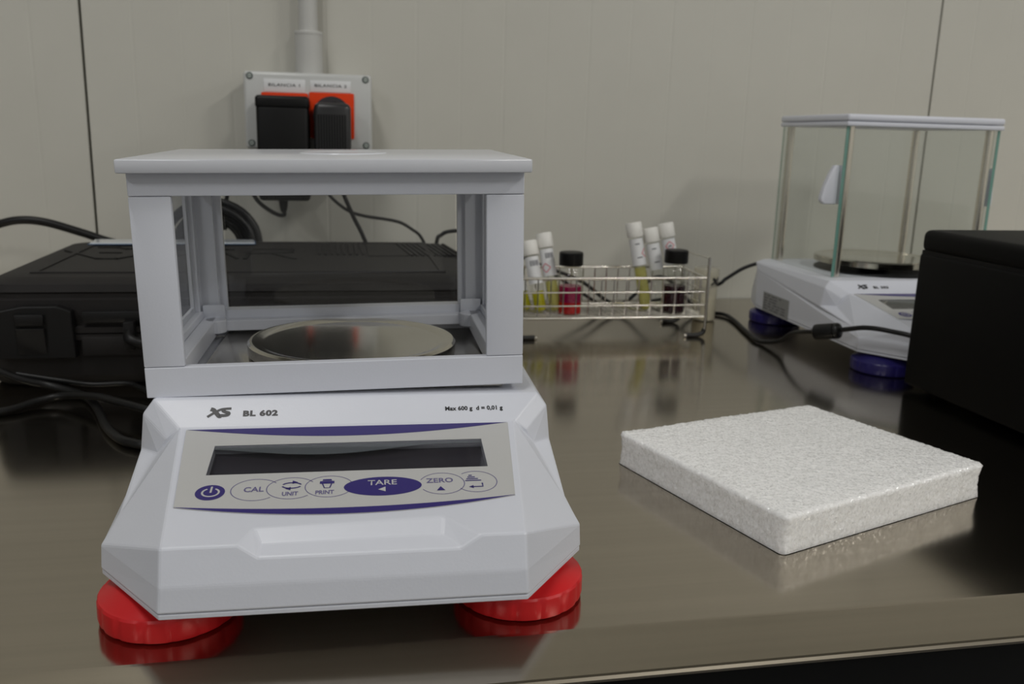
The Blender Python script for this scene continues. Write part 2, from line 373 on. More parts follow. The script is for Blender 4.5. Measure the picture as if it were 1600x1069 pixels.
def panel_outline(inset=0, z=0):
    n = 28; top = []; bot = []
    for k in range(n+1):
        t = -1+2*k/n; bot.append((t*.0688, .0268-.0090*(1-t*t))); top.append((t*.0752, .0915))
    return bot, top
def overlay(parent):
    """grey keypad foil as a 0.5 mm slab around the window opening"""
    bot, top = panel_outline(); n = len(bot); mb = MB(); H = .0005
    i0 = next(i for i in range(n) if top[i][0] > -WXL); i1 = max(i for i in range(n) if top[i][0] < WXL)
    ring = []
    mid_lo = [(max(-WXL, min(WXL, bot[i][0]*1.0)), WS0) for i in range(n)]
    def quad(a, b, c, d): mb.add([pf(*p, H) for p in (a, b, c, d)], [(0, 1, 2, 3)])
    def edge(x, s): return x*(.0688+(.0752-.0688)*(s-.0268)/(.0915-.0268))/.0688
    for k in range(n-1):                                         # below the window
        quad(bot[k], bot[k+1], (edge(bot[k+1][0], WS0), WS0), (edge(bot[k][0], WS0), WS0))
    xl0, xl1, xt = edge(.0688, WS0), edge(.0688, WS1), .0752
    for s in (-1, 1): quad((s*xl0, WS0), (s*WXL, WS0), (s*WXL, WS1), (s*xl1, WS1))
    quad((-xl1, WS1), (xl1, WS1), (xt, .0915), (-xt, .0915))
    loop = bot+[(xt, .0915), (-xt, .0915)]
    for i in range(len(loop)):
        a, b = loop[i], loop[(i+1) % len(loop)]; mb.add([pf(*a, 0), pf(*b, 0), pf(*b, H), pf(*a, H)], [(0, 1, 2, 3)])
    ov = mb.build('keypad_overlay', GREYP, parent)
    H2 = H+.00008
    # purple crescents
    mb = MB(); n = 36; P = []; Q = []
    for k in range(n+1):
        t = -1+2*k/n; P.append((t*.0752, .0916)); Q.append((t*.0752, .0916-.0094*(1-t*t)**1.1))
    decal_strip(mb, P, Q, pf, H2); o = mb.build('purple_band', PURPLE, ov); 
    mb = MB(); P = []; Q = []
    for k in range(n+1):
        t = -1+2*k/n; P.append((t*.0688, .0268-.0048*(1-t*t))); Q.append((t*.0688, .0267-.0091*(1-t*t)))
    decal_strip(mb, P, Q, pf, H2); mb.build('purple_band', PURPLE, ov)
    # keys
    W = .00035
    def outline(cx, cy, a, b, t0, t1, name='key'):
        mb = MB(); P, Q = ring2d(cx, cy, a, b, W, t0, t1); decal_strip(mb, P, Q, pf, H2); return mb.build(name, PRINT, ov)
    outline(-.0385, .0377, .0100, .0084, .62, 2*PI-.85)
    outline(-.0240, .0380, .0102, .0084, .55, 2*PI-.80)
    outline(-.0086, .0384, .0100, .0084, .35, 2*PI-.62)
    outline(.0388, .0376, .0098, .0086, -2.62, 2.75)
    outline(.0535, .0382, .0092, .0085, -2.5, 2.25)
    mb = MB(); decal_poly(mb, [(.0138+.0163*math.cos(t*PI/24), .0371+.0074*math.sin(t*PI/24)) for t in range(48)], pf, H2); k1 = mb.build('tare_key', PURPLE, ov)
    mb = MB(); decal_poly(mb, [(-.0564+.0059*math.cos(t*PI/24), .0367+.0058*math.sin(t*PI/24)) for t in range(48)], pf, H2); mb.build('power_key', PURPLE, ov)
    mb = MB(); P, Q = ring2d(-.0562, .0367, .0037, .0034, .0008, PI/2+.5, PI/2+2*PI-.5); decal_strip(mb, P, Q, pf, H2+.00005)
    ribbon(mb, [(-.0562, .0365), (-.0562, .0412)], .0008, pf, H2+.00005); mb.build('power_symbol', GREYP, ov)
    Z = H2+.00006
    def T(b, x, y, sz, mm, sx=1, off=.0): text_mesh('lettering', b, sz, at_plane(pM, pf, x, y, Z), mm, ov, off=off, sx=sx)
    T('CAL', -.0392, .0377, .0052, PRINT, .84, .00009); T('UNIT', -.0243, .0335, .0041, PRINT, .68, .00009); T('PRINT', -.0103, .0337, .0041, PRINT, .68, .00009)
    T('TARE', .0136, .0397, .0056, GREYP, .93, .00006); T('ZERO', .0380, .0398, .0050, PRINT, .90, .00008)
    mb = MB()
    decal_poly(mb, [(.0117, .0345), (.0148, .0328), (.0148, .0365)], pf, Z); mb.build('arrow_mark', GREYP, ov)
    mb = MB(); decal_poly(mb, [(.0362, .0320), (.0398, .0320), (.0380, .0352)], pf, Z); mb.build('up_arrow_mark', PURPLE, ov); mb = MB()
    # cycle arrows, printer, stacked weights and enter arrow
    P, Q = ring2d(-.0240, .0400, .0042, .0025, .0007, .25, 2.75, 16); decal_strip(mb, P, Q, pf, Z)
    P, Q = ring2d(-.0240, .0400, .0042, .0025, .0007, PI+.25, PI+2.75, 16); decal_strip(mb, P, Q, pf, Z)
    decal_poly(mb, [(-.0238, .0438), (-.0238, .0412), (-.0215, .0424)], pf, Z); decal_poly(mb, [(-.0243, .0388), (-.0243, .0363), (-.0266, .0376)], pf, Z)
    mb.build('cycle_symbol', PURPLE, ov); mb = MB()
    decal_poly(mb, [(-.0125, .0405), (-.0065, .0405), (-.0065, .0425), (-.0125, .0425)], pf, Z)
    decal_poly(mb, [(-.0115, .0428), (-.0075, .0428), (-.0078, .0440), (-.0112, .0440)], pf, Z)
    ribbon(mb, [(-.0114, .0405), (-.0105, .0372), (-.0083, .0372), (-.0076, .0405)], .0005, pf, Z)
    mb.build('printer_symbol', PURPLE, ov); mb = MB()
    for k, (c, wv) in enumerate(((.0432, .0010), (.0418, .0022), (.0404, .0034), (.0390, .0046))):
        ribbon(mb, [(.0512-wv/2, c), (.0512+wv, c)], .0007, pf, Z)
    mb.build('stack_symbol', PURPLE, ov); mb = MB()
    ribbon(mb, [(.0560, .0368), (.0560, .0340), (.0510, .0340)], .0007, pf, Z); decal_poly(mb, [(.0500, .0340), (.0520, .0328), (.0520, .0352)], pf, Z)
    mb.build('enter_symbol', PURPLE, ov)
    return ov
def xs_logo(mb, f, x, y, wd, z):
    s = wd/152
    m = lambda pts: [(x+p[0]*s, y-p[1]*s*1.05) for p in pts]
    ribbon(mb, m(spline2([(16, 6), (34, 12), (52, 32), (76, 62), (88, 60)])), 31*s, f, z)
    ribbon(mb, m(spline2([(0, 67), (30, 44), (62, 22), (86, 10), (110, 6), (152, 4)])), 19*s, f, z+.00002)
    ribbon(mb, m(spline2([(104, 10), (100, 22), (116, 31), (136, 38), (134, 52), (112, 58), (84, 57)])), 24*s, f, z+.00004)

foot_prof = [(.0, 0), (.0262, 0), (.0277, .0010), (.0282, .0030), (.0281, .0096), (.0275, .0106), (.0262, .0110), (.0210, .0142), (.0150, .0160), (.0100, .0168), (.0100, .0172), (0, .0172)]
def foot_mod(a, i):
    if i < 2 or i > 5: return 1
    k = (a/(2*PI)*16) % 1; return 1-.020*max(0, 1-abs(k-.5)*6.5)*(1 if i < 5 else .4)
def make_balance(loc, rz, name_txt, foot_mat, big=True):
    root = empty('precision_balance', loc, (0, 0, rz))
    h = link('housing', body_me, None, root)
    mb = MB(); out = [('C', 1), ('B', 1), ('BR', 1), ('BR2', 1), ('BR2', -1), ('BR', -1), ('B', -1), ('C', -1)]
    pts = [(R[n][0]*s*.997, .0004+R[n][1]*.998) for n, s in out]
    mb.prism(pts, .0172, .0193); mb.build('base_plate', ABS, root, bevel=.0004)
    ov = overlay(root)
    # window interior: darker filter, with a reflection painted as a grey-green crescent along its top
    crescent = MB(); n = 30; P = []; Q = []
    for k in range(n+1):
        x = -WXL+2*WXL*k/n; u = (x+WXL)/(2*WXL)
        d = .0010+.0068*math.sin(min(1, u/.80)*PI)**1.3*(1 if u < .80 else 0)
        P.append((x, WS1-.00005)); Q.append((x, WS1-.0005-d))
    decal_strip(crescent, P, Q, pf, -.0006); crescent.build('painted_reflection', REFLECT, ov)
    mb = MB(); mb.prism([(-WXL, WS0), (WXL, WS0), (WXL, WS1), (-WXL, WS1)], .00002, .00035, f=pf); mb.build('display_window', LID_T, ov)
    # name print
    Z = .0001
    mb = MB(); xs_logo(mb, sf, -.0669, .0112, .0106, Z); mb.build('logo', BLACKINK, root)
    text_mesh('model_lettering', name_txt, .0042, at_plane(sM, sf, -.0428, .0077, Z), BLACKINK, root, off=.00024, sx=1.22, space=1.12)
    if big:
        text_mesh('capacity_lettering', 'Max 600 g  d = 0,01 g', .0033, at_plane(sM, sf, .0595, .0080, Z), BLACKINK, root, off=.00013, sx=.94, space=1.04)
    else:
        text_mesh('capacity_lettering', 'Max 300 g  d = 0,001 g', .0033, at_plane(sM, sf, .0595, .0080, Z), BLACKINK, root, off=.00013, sx=.94, space=1.04)
    fm = None
    for x, y in ((-.0735, .0390), (.0725, .0392), (-.0715, .2570), (.0715, .2570)):
        if fm is None:
            fo = MB().lathe(foot_prof, 132, mod=foot_mod).build('foot', foot_mat, root, smooth=24); fm = fo.data
        else: fo = link('foot', fm, None, root)
        fo.location = (x, y, 0.0002)
    return root, h, ov

b1, h1, ov1 = make_balance((.0013, .3140, 0), -.0298, 'BL 602', RED)
tag(b1, 'white laboratory balance on red feet, keypad facing the camera, marked BL 602', 'balance')
# deck plate + pan
bx('deck_plate', -.0765, .0765, .121, .243, .0703, .0752, PLATE, b1, .001)
def make_pan(root, cx, cy, zt, r=.0572, hgt=.0072, m=STEEL):
    p = MB().lathe([(0, -hgt+.0012), (r-.0035, -hgt+.0012), (r-.0012, -hgt), (r, -hgt+.0006), (r, -.0012), (r-.0012, 0), (r-.0030, .0001), (r-.0075, -.0012), (r-.0092, -.0014), (0, -.0014)], 96).build('weighing_pan', m, root, smooth=25)
    p.location = (cx, cy, zt); return p
make_pan(b1, 0, .180, .0836)
MB().lathe([(0, 0), (.014, 0), (.014, .0022), (0, .0022)], 32, c=(0, .180, .0751)).build('pan_support', BLACKP, b1, smooth=30)

# ------------------------------------------------------------------ framed draft shield on the front balance
ds = empty('draft_shield', (.0011, .4294, -.0012), (.0132, -.0226, -.0294))
tag(ds, 'white framed box shaped draft shield with glass panes on the front balance', 'draft shield')
W, Dp = .0908, .1365
bx('lid', -.0932, .0932, -.0084, .1372, .1788, .1850, LIDM, ds, .0008)
# shallow finger dish on the lid
MB().lathe([(.0235, 0), (.0228, .0007), (.0215, .0009), (.0205, .0006), (0, .0003)], 48, c=(.004, .070, .1849)).build('lid_dish', LIDM, ds, smooth=30)
mb = MB()
mb.box(-W, W, 0, .010, .1682, .1788); mb.box(-W, W, Dp-.010, Dp, .1682, .1788); mb.box(-W, -W+.010, .010, Dp-.010, .1682, .1788); mb.box(W-.010, W, .010, Dp-.010, .1682, .1788)
mb.build('top_rail', ABS, ds, bevel=.0005)
mb = MB()
mb.box(-W, W, 0, .0050, .0729, .0878); mb.box(-W, W, Dp-.010, Dp, .0729, .0890); mb.box(-W, -W+.006, .005, Dp-.010, .0729, .0890); mb.box(W-.006, W, .005, Dp-.010, .0729, .0890)
mb.build('bottom_rail', ABS, ds, bevel=.0005)
mb = MB()    # inner ledge with rounded corners
for s in (-1, 1):
    a, b = sorted((s*(W-.006), s*.0770)); mb.box(a, b, .005, Dp-.010, .0745, .0850)
mb.box(-.0770, .0770, Dp-.0175, Dp-.010, .0775, .0840)
for s in (-1, 1): mb.lathe([(.0062, .0770), (.0062, .0850)], 20, c=(s*.0770, Dp-.0175, 0))
mb.build('inner_ledge', ABS, ds, bevel=.0006)
for s in (-1, 1):    # front posts, wide and flat
    a, b = sorted((s*W, s*.0724)); bx('front_post', a, b, 0, .0045, .0880, .1680, ABS, ds, .0006)
    # rear corner posts: stepped profile
    prof = [(W, Dp), (W, Dp-.018), (W-.002, Dp-.018), (W-.002, Dp-.0145), (W-.0048, Dp-.0145), (W-.0048, Dp-.0075), (W-.0150, Dp-.0075), (W-.0150, Dp-.0040), (W-.0195, Dp-.0040), (W-.0195, Dp)]
    MB().prism([(s*x, y) for x, y in prof], .0885, .1685).build('rear_post', ABS, ds, bevel=.0003)
    # side window frame strips
    a, b = sorted((s*W, s*(W-.0020)))
    MB().box(a, b, .0045, Dp-.018, .0885, .0925).build('side_frame', ABS, ds, bevel=.0003)
    bx('foot_block', *sorted((s*.0720, s*.0850)), Dp-.0120, Dp-.0100, .0845, .0925, ABS, ds, .0003)
    g = W-.0026
    a, b = sorted((s*g, s*(g+.0014))); bx('side_pane', a, b, .006, Dp-.017, .0885, .1690, GLASSH, ds)
bx('rear_frame', -.0690, .0690, Dp-.0055, Dp-.0005, .0868, .0885, ABS, ds, .0004)
bx('rear_pane', -.0700, .0700, Dp-.0032, Dp-.0018, .0895, .1690, GLASSH, ds)

# ------------------------------------------------------------------ second balance, far right
b2, h2, ov2 = make_balance((.5507, .6558, 0), -.0146, 'BL 303', VIOLET, big=False)
tag(b2, 'white laboratory balance on dark violet feet by the wall, marked BL 303', 'balance')
MB().lathe([(0, 0), (.062, 0), (.062, .0012), (0, .0012)], 64, c=(0, .184, .0699)).build('deck_plate', BLACKP, b2, smooth=30)
make_pan(b2, 0, .190, .0835, .0600, .0070)
MB().lathe([(0, 0), (.014, 0), (.014, .0056), (0, .0056)], 32, c=(0, .188, .0709)).build('pan_support', BLACKP, b2, smooth=30)
# rating plate on the left flank
tf, tM = plane_map((-.0990, .2322, .0187), (0, -1, 0), (0, 0, 1))
mb = MB(); mb.prism([(0, 0), (.0585, 0), (.0585, .0198), (0, .0198)], .0002, .0005, f=tf); rp = mb.build('rating_plate', TAGGREY, b2)
mb = MB(); rnd = random.Random(3)
for r in range(6):
    y = .0172-r*.0029; x = .002
    while x < .050:
        wv = rnd.uniform(.003, .011)
        if not (r < 3 and x+wv > .042): ribbon(mb, [(x, y), (min(x+wv, .056), y)], .0012, tf, .0006)
        x += wv+rnd.uniform(.001, .005)
mb.build('plate_print', BAR, rp)

ds2 = empty('glass_draft_shield', (.5507, .6558, 0), (0, 0, -.0146))
tag(ds2, 'clear glass draft shield with four steel rods and white lid on the far balance', 'draft shield')
LX, LY0, LY1, LT = .0831, .1257, .2624, .2253
lid = MB().box(-LX, LX, LY0, LY1, LT-.0066, LT).build('lid', ABS2, ds2, bevel=.0022, bseg=3, smooth=30)
MB().box(-LX+.0003, LX-.0003, LY0+.0003, LY1-.0003, LT-.0110, LT-.0070).build('lid_rim', ABS2, ds2, bevel=.0008, smooth=30)
for x in (-.0742, .0742):
    for y in (.1347, .2532):
        o = MB().lathe([(.0039, .0702), (.0039, LT-.0110)], 20, mod=lambda a, i: 1-.10*(1 if (math.cos(4*a) > .55) else 0)).build('rod', ROD, ds2, smooth=60); o.location = (x, y, 0)
for s in (-1, 1):
    x = s*.0800; a, b = x-.0012, x+.0012
    p = bx('side_pane', a, b, .1300, .2580, .0705, LT-.011, GLASSP, ds2)
    bx('pane_edge', a-.0002, b+.0002, .1292, .1300, .0705, LT-.0112, GEDGE, p); bx('pane_edge', a+.0003, b-.0003, .2580, .2585, .0705, LT-.0112, GEDGE2, p)
    # fin-shaped door pull
    pts = [(.0000, .1775), (.0050, .1775), (.0095, .1690), (.0140, .1570), (.0165, .1470), (.0160, .1430), (.0125, .1405), (.0000, .1405)]
    mb = MB(); mb.prism([(s*(.0816+u*(1 if s < 0 else .28)), z) for u, z in pts], .1335, .1400, f=lambda xx, zz, yy: (xx, yy, zz)); mb.build('door_pull', ABS2, ds2, bevel=.0012, bseg=3, smooth=30)
    bx('pull_plate', *sorted((s*.0780, s*.0787)), .1330, .1420, .1405, .1775, ABS2, ds2, .0003)
bx('front_pane', -.0770, .0770, .1294, .1312, .0705, LT-.011, GLASSP, ds2)
bx('rear_pane', -.0770, .0770, .2590, .2608, .0705, LT-.011, GLASSP, ds2)

# ================================================================== FOAM
def foam():
    Lc, Fc, Rc, Bc = Vector((.1672, .4995)), Vector((.2095, .3655)), Vector((.3618, .4205)), Vector((.3178, .5410))
    H = .0205; n = 150; nz_ = 18
    def P(u, v, t):      # u: L->F side axis, v: L->B axis
        aa, bb, rc = (u if u < .5 else 1-u)*.14, (v if v < .5 else 1-v)*.153, .0035
        if aa < rc and bb < rc:
            wx, wy = rc-aa, rc-bb; m_ = max(wx, wy)/max(1e-9, math.hypot(wx, wy)); aa, bb = rc-wx*m_, rc-wy*m_
            u = aa/.14 if u < .5 else 1-aa/.14; v = bb/.153 if v < .5 else 1-bb/.153
        a = Lc.lerp(Fc, u); b = Bc.lerp(Rc, u); q = a.lerp(b, v); return Vector((q.x, q.y, t*H))
    verts = []; faces = []; key = {}
    def vid(i, j, k):
        if (i, j, k) in key: return key[(i, j, k)]
        p = P(i/n, j/n, k/nz_); u, v, t = i/n, j/n, k/nz_
        # soft top edges
        d = min(u, 1-u, v, 1-v)*.14; e = .0022; DR = .0016
        if k == nz_ and d < e: p.z -= (1-math.sqrt(max(0, 1-((e-d)/e)**2)))*DR
        elif k < nz_: p.z = t*(H-DR)
        if 0 < k < nz_ or k == nz_:
            nn = Vector((noise.noise(p*620), noise.noise(p*620+Vector((9, 3, 1))), noise.noise(p*620+Vector((3, 7, 5)))))
            n2 = Vector((noise.noise(p*140), noise.noise(p*140+Vector((9, 3, 1))), noise.noise(p*140+Vector((3, 7, 5)))))
            p = p+nn*.00062+n2*.00012
            c = P(.5, .5, 0); s = t*(1-t)*4
            # sides bow in slightly
            if k < nz_: p.x += (c.x-p.x)*.012*s; p.y += (c.y-p.y)*.012*s
            if k == nz_: p.z += .0005*noise.noise(Vector((u*3, v*3, 2)))
        else: p.z = .0003
        key[(i, j, k)] = len(verts); verts.append(tuple(p)); return key[(i, j, k)]
    for i in range(n):
        for j in range(n): faces.append((vid(i, j, nz_), vid(i+1, j, nz_), vid(i+1, j+1, nz_), vid(i, j+1, nz_)))
    for i in range(n):
        for k in range(nz_):
            faces.append((vid(i, 0, k), vid(i+1, 0, k), vid(i+1, 0, k+1), vid(i, 0, k+1))); faces.append((vid(i, n, k), vid(i, n, k+1), vid(i+1, n, k+1), vid(i+1, n, k)))
            faces.append((vid(0, i, k), vid(0, i, k+1), vid(0, i+1, k+1), vid(0, i+1, k))); faces.append((vid(n, i, k), vid(n, i+1, k), vid(n, i+1, k+1), vid(n, i, k+1)))
    faces.append((vid(0, 0, 0), vid(0, n, 0), vid(n, n, 0), vid(n, 0, 0)))
    me = bpy.data.meshes.new('foam_block'); me.from_pydata(verts, [], faces); bm = bmesh.new(); bm.from_mesh(me); bmesh.ops.recalc_face_normals(bm, faces=bm.faces); bm.to_mesh(me); bm.free()
    return tag(link('foam_block', me, FOAM, smooth=True), 'square slab of white polyethylene foam lying on the steel worktop', 'foam')
foam()

# ================================================================== BLACK EQUIPMENT BOX (right)
eb = empty('equipment_box', (.4590, .6396, 0), (0, 0, .016)); tag(eb, 'large matt black box cut by the right edge of the photo', 'box')
mb = MB(); mb.prism([(0, 0), (.26, 0), (.26, -.255), (0, -.255)], .0045, .1138); mb.build('body', BOXB, eb, bevel=.003, bseg=3, smooth=30)
mb = MB()
mb.prism([(0, 0), (.26, 0), (.26, -.255), (0, -.255)], .1146, .1324)
mb.build('lid', BOXB, eb, bevel=.0055, bseg=4, smooth=30)
bx('seam', .0015, .2585, -.2535, -.0015, .1130, .1160, BLACKP, eb)
for x in (.02, .24):
    for y in (-.02, -.235): MB().lathe([(.008, 0), (.008, .005)], 20, c=(x, y, 0)).build('foot', BLACKP, eb, smooth=30)

# ================================================================== BLACK CASE (left)
cs = empty('carrying_case', (-.0675, .7080, 0), (0, 0, 0)); tag(cs, 'wide black plastic carrying case behind the front balance', 'case')
CX0, CX1, CD = -.200, .187, .255
def rr(x0, x1, y0, y1, r, n=6):
    o = []
    for cx, cy, a in ((x1-r, y0+r, -PI/2), (x1-r, y1-r, 0), (x0+r, y1-r, PI/2), (x0+r, y0+r, PI)):
        for k in range(n+1): t = a+PI/2*k/n; o.append((cx+r*math.cos(t), cy+r*math.sin(t)))
    return o
def shell(levels):
    """levels [(inset, z)]"""
    mb = MB(); rings = [[(x, y, z) for x, y in rr(CX0+i, CX1-i, i, CD-i, .022)] for i, z in levels]; n = len(rings[0]); vs = [p for r_ in rings for p in r_]
    fs = [(a*n+k, a*n+(k+1) % n, (a+1)*n+(k+1) % n, (a+1)*n+k) for a in range(len(rings)-1) for k in range(n)]
    fs += [tuple(range(n))[::-1], tuple((len(rings)-1)*n+k for k in range(n))]; return mb.add(vs, fs)
base_c = shell([(.006, .0005), (.001, .006), (.0, .010), (.0, .036), (-.003, .037), (-.003, .0412), (.002, .0415)]).build('base', CASE, cs, smooth=35)
lid_c = shell([(.002, .0420), (-.003, .0423), (-.003, .0465), (.001, .0475), (.001, .0670), (.0040, .0682), (.0040, .0715), (.0028, .0728), (.0045, .0785), (.012, .0822), (.030, .0832)]).build('lid', CASE, cs, smooth=35)
# raised frame and moulded relief on the lid
ZL = .0832
def raised(pts, h, name, m=CASE, parent=lid_c, z0=ZL-.0004):
    return MB().prism(pts, z0, ZL+h).build(name, m, parent, bevel=.0004)
mb = MB()
for (x0, x1, y0, y1) in ((-.168, .155, .228, .234), (-.168, .155, .030, .034), (-.168, -.163, .034, .228), (.150, .155, .034, .228)): mb.box(x0, x1, y0, y1, ZL-.0005, ZL+.0011)
mb.build('raised_border', CASE, lid_c, bevel=.0004)
cx, cy = -.0675, .708
def wl(x, y): return (x-cx, y-cy)
# big outlined emblem strokes at the left of the lid
mb = MB(); fz = lambda x, y, z: (x, y, z)
for strokes in ([(-.245, .872), (-.206, .818), (-.190, .818), (-.160, .875)], [(-.222, .896), (-.205, .896), (-.196, .885), (-.180, .900), (-.150, .900)], [(-.212, .858), (-.196, .858)],
                [(-.168, .820), (-.150, .820), (-.128, .868), (-.108, .868), (-.090, .820)], [(-.150, .882), (-.100, .882)], [(-.083, .818), (-.083, .885), (-.045, .885), (-.045, .862), (-.083, .852)], [(-.060, .850), (-.040, .818)]):
    P = [Vector(wl(*p)) for p in strokes]
    for a, b in zip(P, P[1:]):
        t = (b-a).normalized()*.0016; nn = Vector((-t.y, t.x)); mb.prism([(a-t)+nn, (a-t)-nn, (b+t)-nn, (b+t)+nn], ZL-.0002, ZL+.0009)
mb.build('moulded_emblem', CASED, lid_c)
# vent-like ribs and text plate on the right half of the lid
for k in range(8):
    x = -.020+k*.0058; MB().prism([wl(x, .845), wl(x+.0026, .845), wl(x+.0016, .930), wl(x-.0010, .930)], ZL-.0003, ZL+.0014).build('rib', CASE, lid_c)
for k in range(10):
    x = .060+k*.0052; MB().prism([wl(x+.006, .838), wl(x+.0086, .838), wl(x+.0006, .930), wl(x-.0020, .930)], ZL-.0003, ZL+.0014).build('rib', CASE, lid_c)
raised([wl(.026, .838), wl(.064, .838), wl(.056, .928), wl(.026, .928)], .0010, 'lid_plate')
mb = MB()
for k in range(9): ribbon(mb, [wl(.029+k*.0032, .888), wl(.0314+k*.0032, .888)], .006, lambda x, y, z: (x, y, ZL+.0011+z))
mb.build('plate_print', CASED, lid_c)
# latches, hinge lugs and handle on the front
def latch(xc, parent):
    f0 = -.006
    L = MB().prism([(xc-.031, .060), (xc-.012, .064), (xc+.012, .064), (xc+.022, .060), (xc+.023, .024), (xc-.031, .024)], -.0085, .0012, f=lambda x, z, y: (x, y, z)).build('latch', LATCH, parent, bevel=.0010)
    bx('latch_recess', xc-.018, xc+.0045, -.0088, -.0080, .0270, .0595, CASED, L)
    bx('latch_tongue', xc-.0165, xc+.0035, -.0125, -.0086, .0500, .0585, LATCH, L, .001)
    MB().add([(xc-.0165, -.0120, .0480), (xc+.0035, -.0120, .0480), (xc+.0035, -.0090, .0280), (xc-.0165, -.0090, .0280), (xc-.0165, -.0086, .0480), (xc+.0035, -.0086, .0480), (xc+.0035, -.0080, .0280), (xc-.0165, -.0080, .0280)],
             [(0, 1, 2, 3), (4, 7, 6, 5), (0, 4, 5, 1), (1, 5, 6, 2), (2, 6, 7, 3), (3, 7, 4, 0)]).build('latch_flap', LATCH, L, bevel=.0008)
    return L
latch(-.1520, cs); latch(.1400, cs)
for x0, x1 in ((-.094, -.086), (.088, .096)): bx('handle_lug', x0, x1, -.0110, .001, .030, .052, LATCH, cs, .001)
MB().tube(spline([(-.090, -.008, .044), (-.088, -.016, .040), (-.076, -.0175, .036), (-.05, -.018, .034), (.03, -.018, .034), (.074, -.0175, .036), (.090, -.016, .040), (.092, -.008, .044)], 8), .0042, 12).build('handle', LATCH, cs, smooth=50)
bx('name_strip', -.124, .10, -.0042, -.0016, .0500, .0590, LATCH, cs, .0008)
bx('front_pad', -.126, -.060, -.0040, .0005, .0240, .0400, CASE, cs, .002)
# pale sheet on the case
sh = empty('pale_sheet', (0, 0, 0)); tag(sh, 'thin pale glossy sheet with a blue rim lying on the back of the black case', 'sheet')
Ls = [(-.2350, .9100), (-.0830, .9170), (-.0860, .9430), (-.2370, .9400)]
MB().prism(Ls, .0845, .0862).build('sheet_face', PALE, sh, bevel=.0004)
MB().prism([(-.2365, .9085), (-.0818, .9156), (-.0848, .9445), (-.2385, .9415)], .0844, .0850).build('rim', BLUE, sh)

# ================================================================== SOCKETS AND CONDUIT
ob = empty('outlet_box', (-.0300, WY, .2160)); tag(ob, 'grey wall outlet box with two orange sockets and four screws', 'outlet')
bx('back_box', -.0640, .0640, -.030, -.0003, -.0385, .0385, PLATEW, ob, .002)
bx('cover', -.0672, .0672, -.0450, -.0300, -.0405, .0405, PLATEW, ob, .0040, bseg=3)
for x in (-.0605, .0605):
    for z in (-.0340, .0355):
        o = MB().lathe([(0, 0), (.0036, 0), (.0036, .0006), (0, .0006)], 20).build('screw', RECESS, ob, smooth=30, M=Matrix.Translation((x, -.0450, z)) @ Matrix.Rotation(PI/2, 4, 'X'))
        s_ = MB().lathe([(0, .0006), (.0024, .0006), (.0022, .0012), (0, .0012)], 20).build('screw_head', SCREW, o, smooth=30)
        MB().box(-.0018, .0018, -.0003, .0003, .0012, .0013).build('screw_slot', RECESS, o)
def socket(x0, x1, z0, z1, txt, lx0, lx1, lz0, lz1):
    s = bx('socket', x0, x1, -.0485, -.0448, z0, z1, ORANGE, ob, .0012)
    xc, zc, r = (x0+x1)/2, (z0+z1)/2+.0005, .0200
    Mx = Matrix.Translation((xc, -.0486, zc)) @ Matrix.Rotation(PI/2, 4, 'X')
    MB().lathe([(r, 0), (r, .0004), (0, .0004)], 40, cap=False).build('socket_well', DARKWIN, s, M=Mx)
    t = bx('label_strip', lx0, lx1, -.0456, -.0449, lz0, lz1, TAG, ob, .0001)
    text_mesh('lettering', txt, .0042, Matrix.Translation(((lx0+lx1)/2, -.0458, (lz0+lz1)/2+.0005)) @ Matrix.Rotation(PI/2, 4, 'X'), BLACKINK, t, off=.00005, sx=1.45, space=1.1)
socket(-.0490, -.0005, -.0280, .0190, 'BILANCIA 1', -.0462, -.0032, .0196, .0330)
socket(.0005, .0480, -.0275, .0205, 'BILANCIA 2', .0020, .0448, .0212, .0330)
cp = empty('conduit', (-.0295, WY-.0185, .2565)); tag(cp, 'grey rigid plastic conduit rising from the outlet box', 'pipe')
MB().lathe([(.0103, .040), (.0103, 1.64)], 32).build('pipe', PVC, cp, smooth=40)
MB().lathe([(.0148, 0), (.0148, .0405), (.0151, .041), (.0151, .0435), (.0145, .0445), (.0103, .0445)], 32).build('coupling', PVC, cp, smooth=30)

a1 = empty('power_adapter', (-.0550, .985, .177)); tag(a1, 'large smooth black power adapter plugged into the left orange socket', 'adapter')
bx('body', -.0265, .0258, -.020, .0235, -.0530, .0440, BLACKP, a1, .004, bseg=3)
bx('top_cap', -.0272, .0265, -.0205, .0235, .0400, .0535, BLACKP, a1, .0035, bseg=3)
MB().lathe([(.017, 0), (.017, .0030)], 32).build('plug', BLACKP, a1, smooth=30, M=Matrix.Translation((.002, .0265, .0330)) @ Matrix.Rotation(PI/2, 4, 'X'))
MB().lathe([(.0052, 0), (.0042, -.008), (.0030, -.013)], 16).build('strain_relief', BLACKP, a1, smooth=60, M=Matrix.Translation((-.003, .002, -.0530)))
a2 = empty('power_adapter', (-.0048, .985, .190)); tag(a2, 'smaller black power adapter with a ribbed face in the right orange socket', 'adapter')
bx('body', -.0190, .0187, -.021, .0235, -.0400, .0350, ADAPT, a2, .006, bseg=4)
for k in range(11):
    x = -.0150+k*.0027; bx('rib', x, x+.0013, -.0216, -.0205, -.0340, .0230, BLACKP, a2)
MB().lathe([(.017, 0), (.017, .0030)], 32).build('plug', BLACKP, a2, smooth=30, M=Matrix.Translation((.002, .0265, .0200)) @ Matrix.Rotation(PI/2, 4, 'X'))

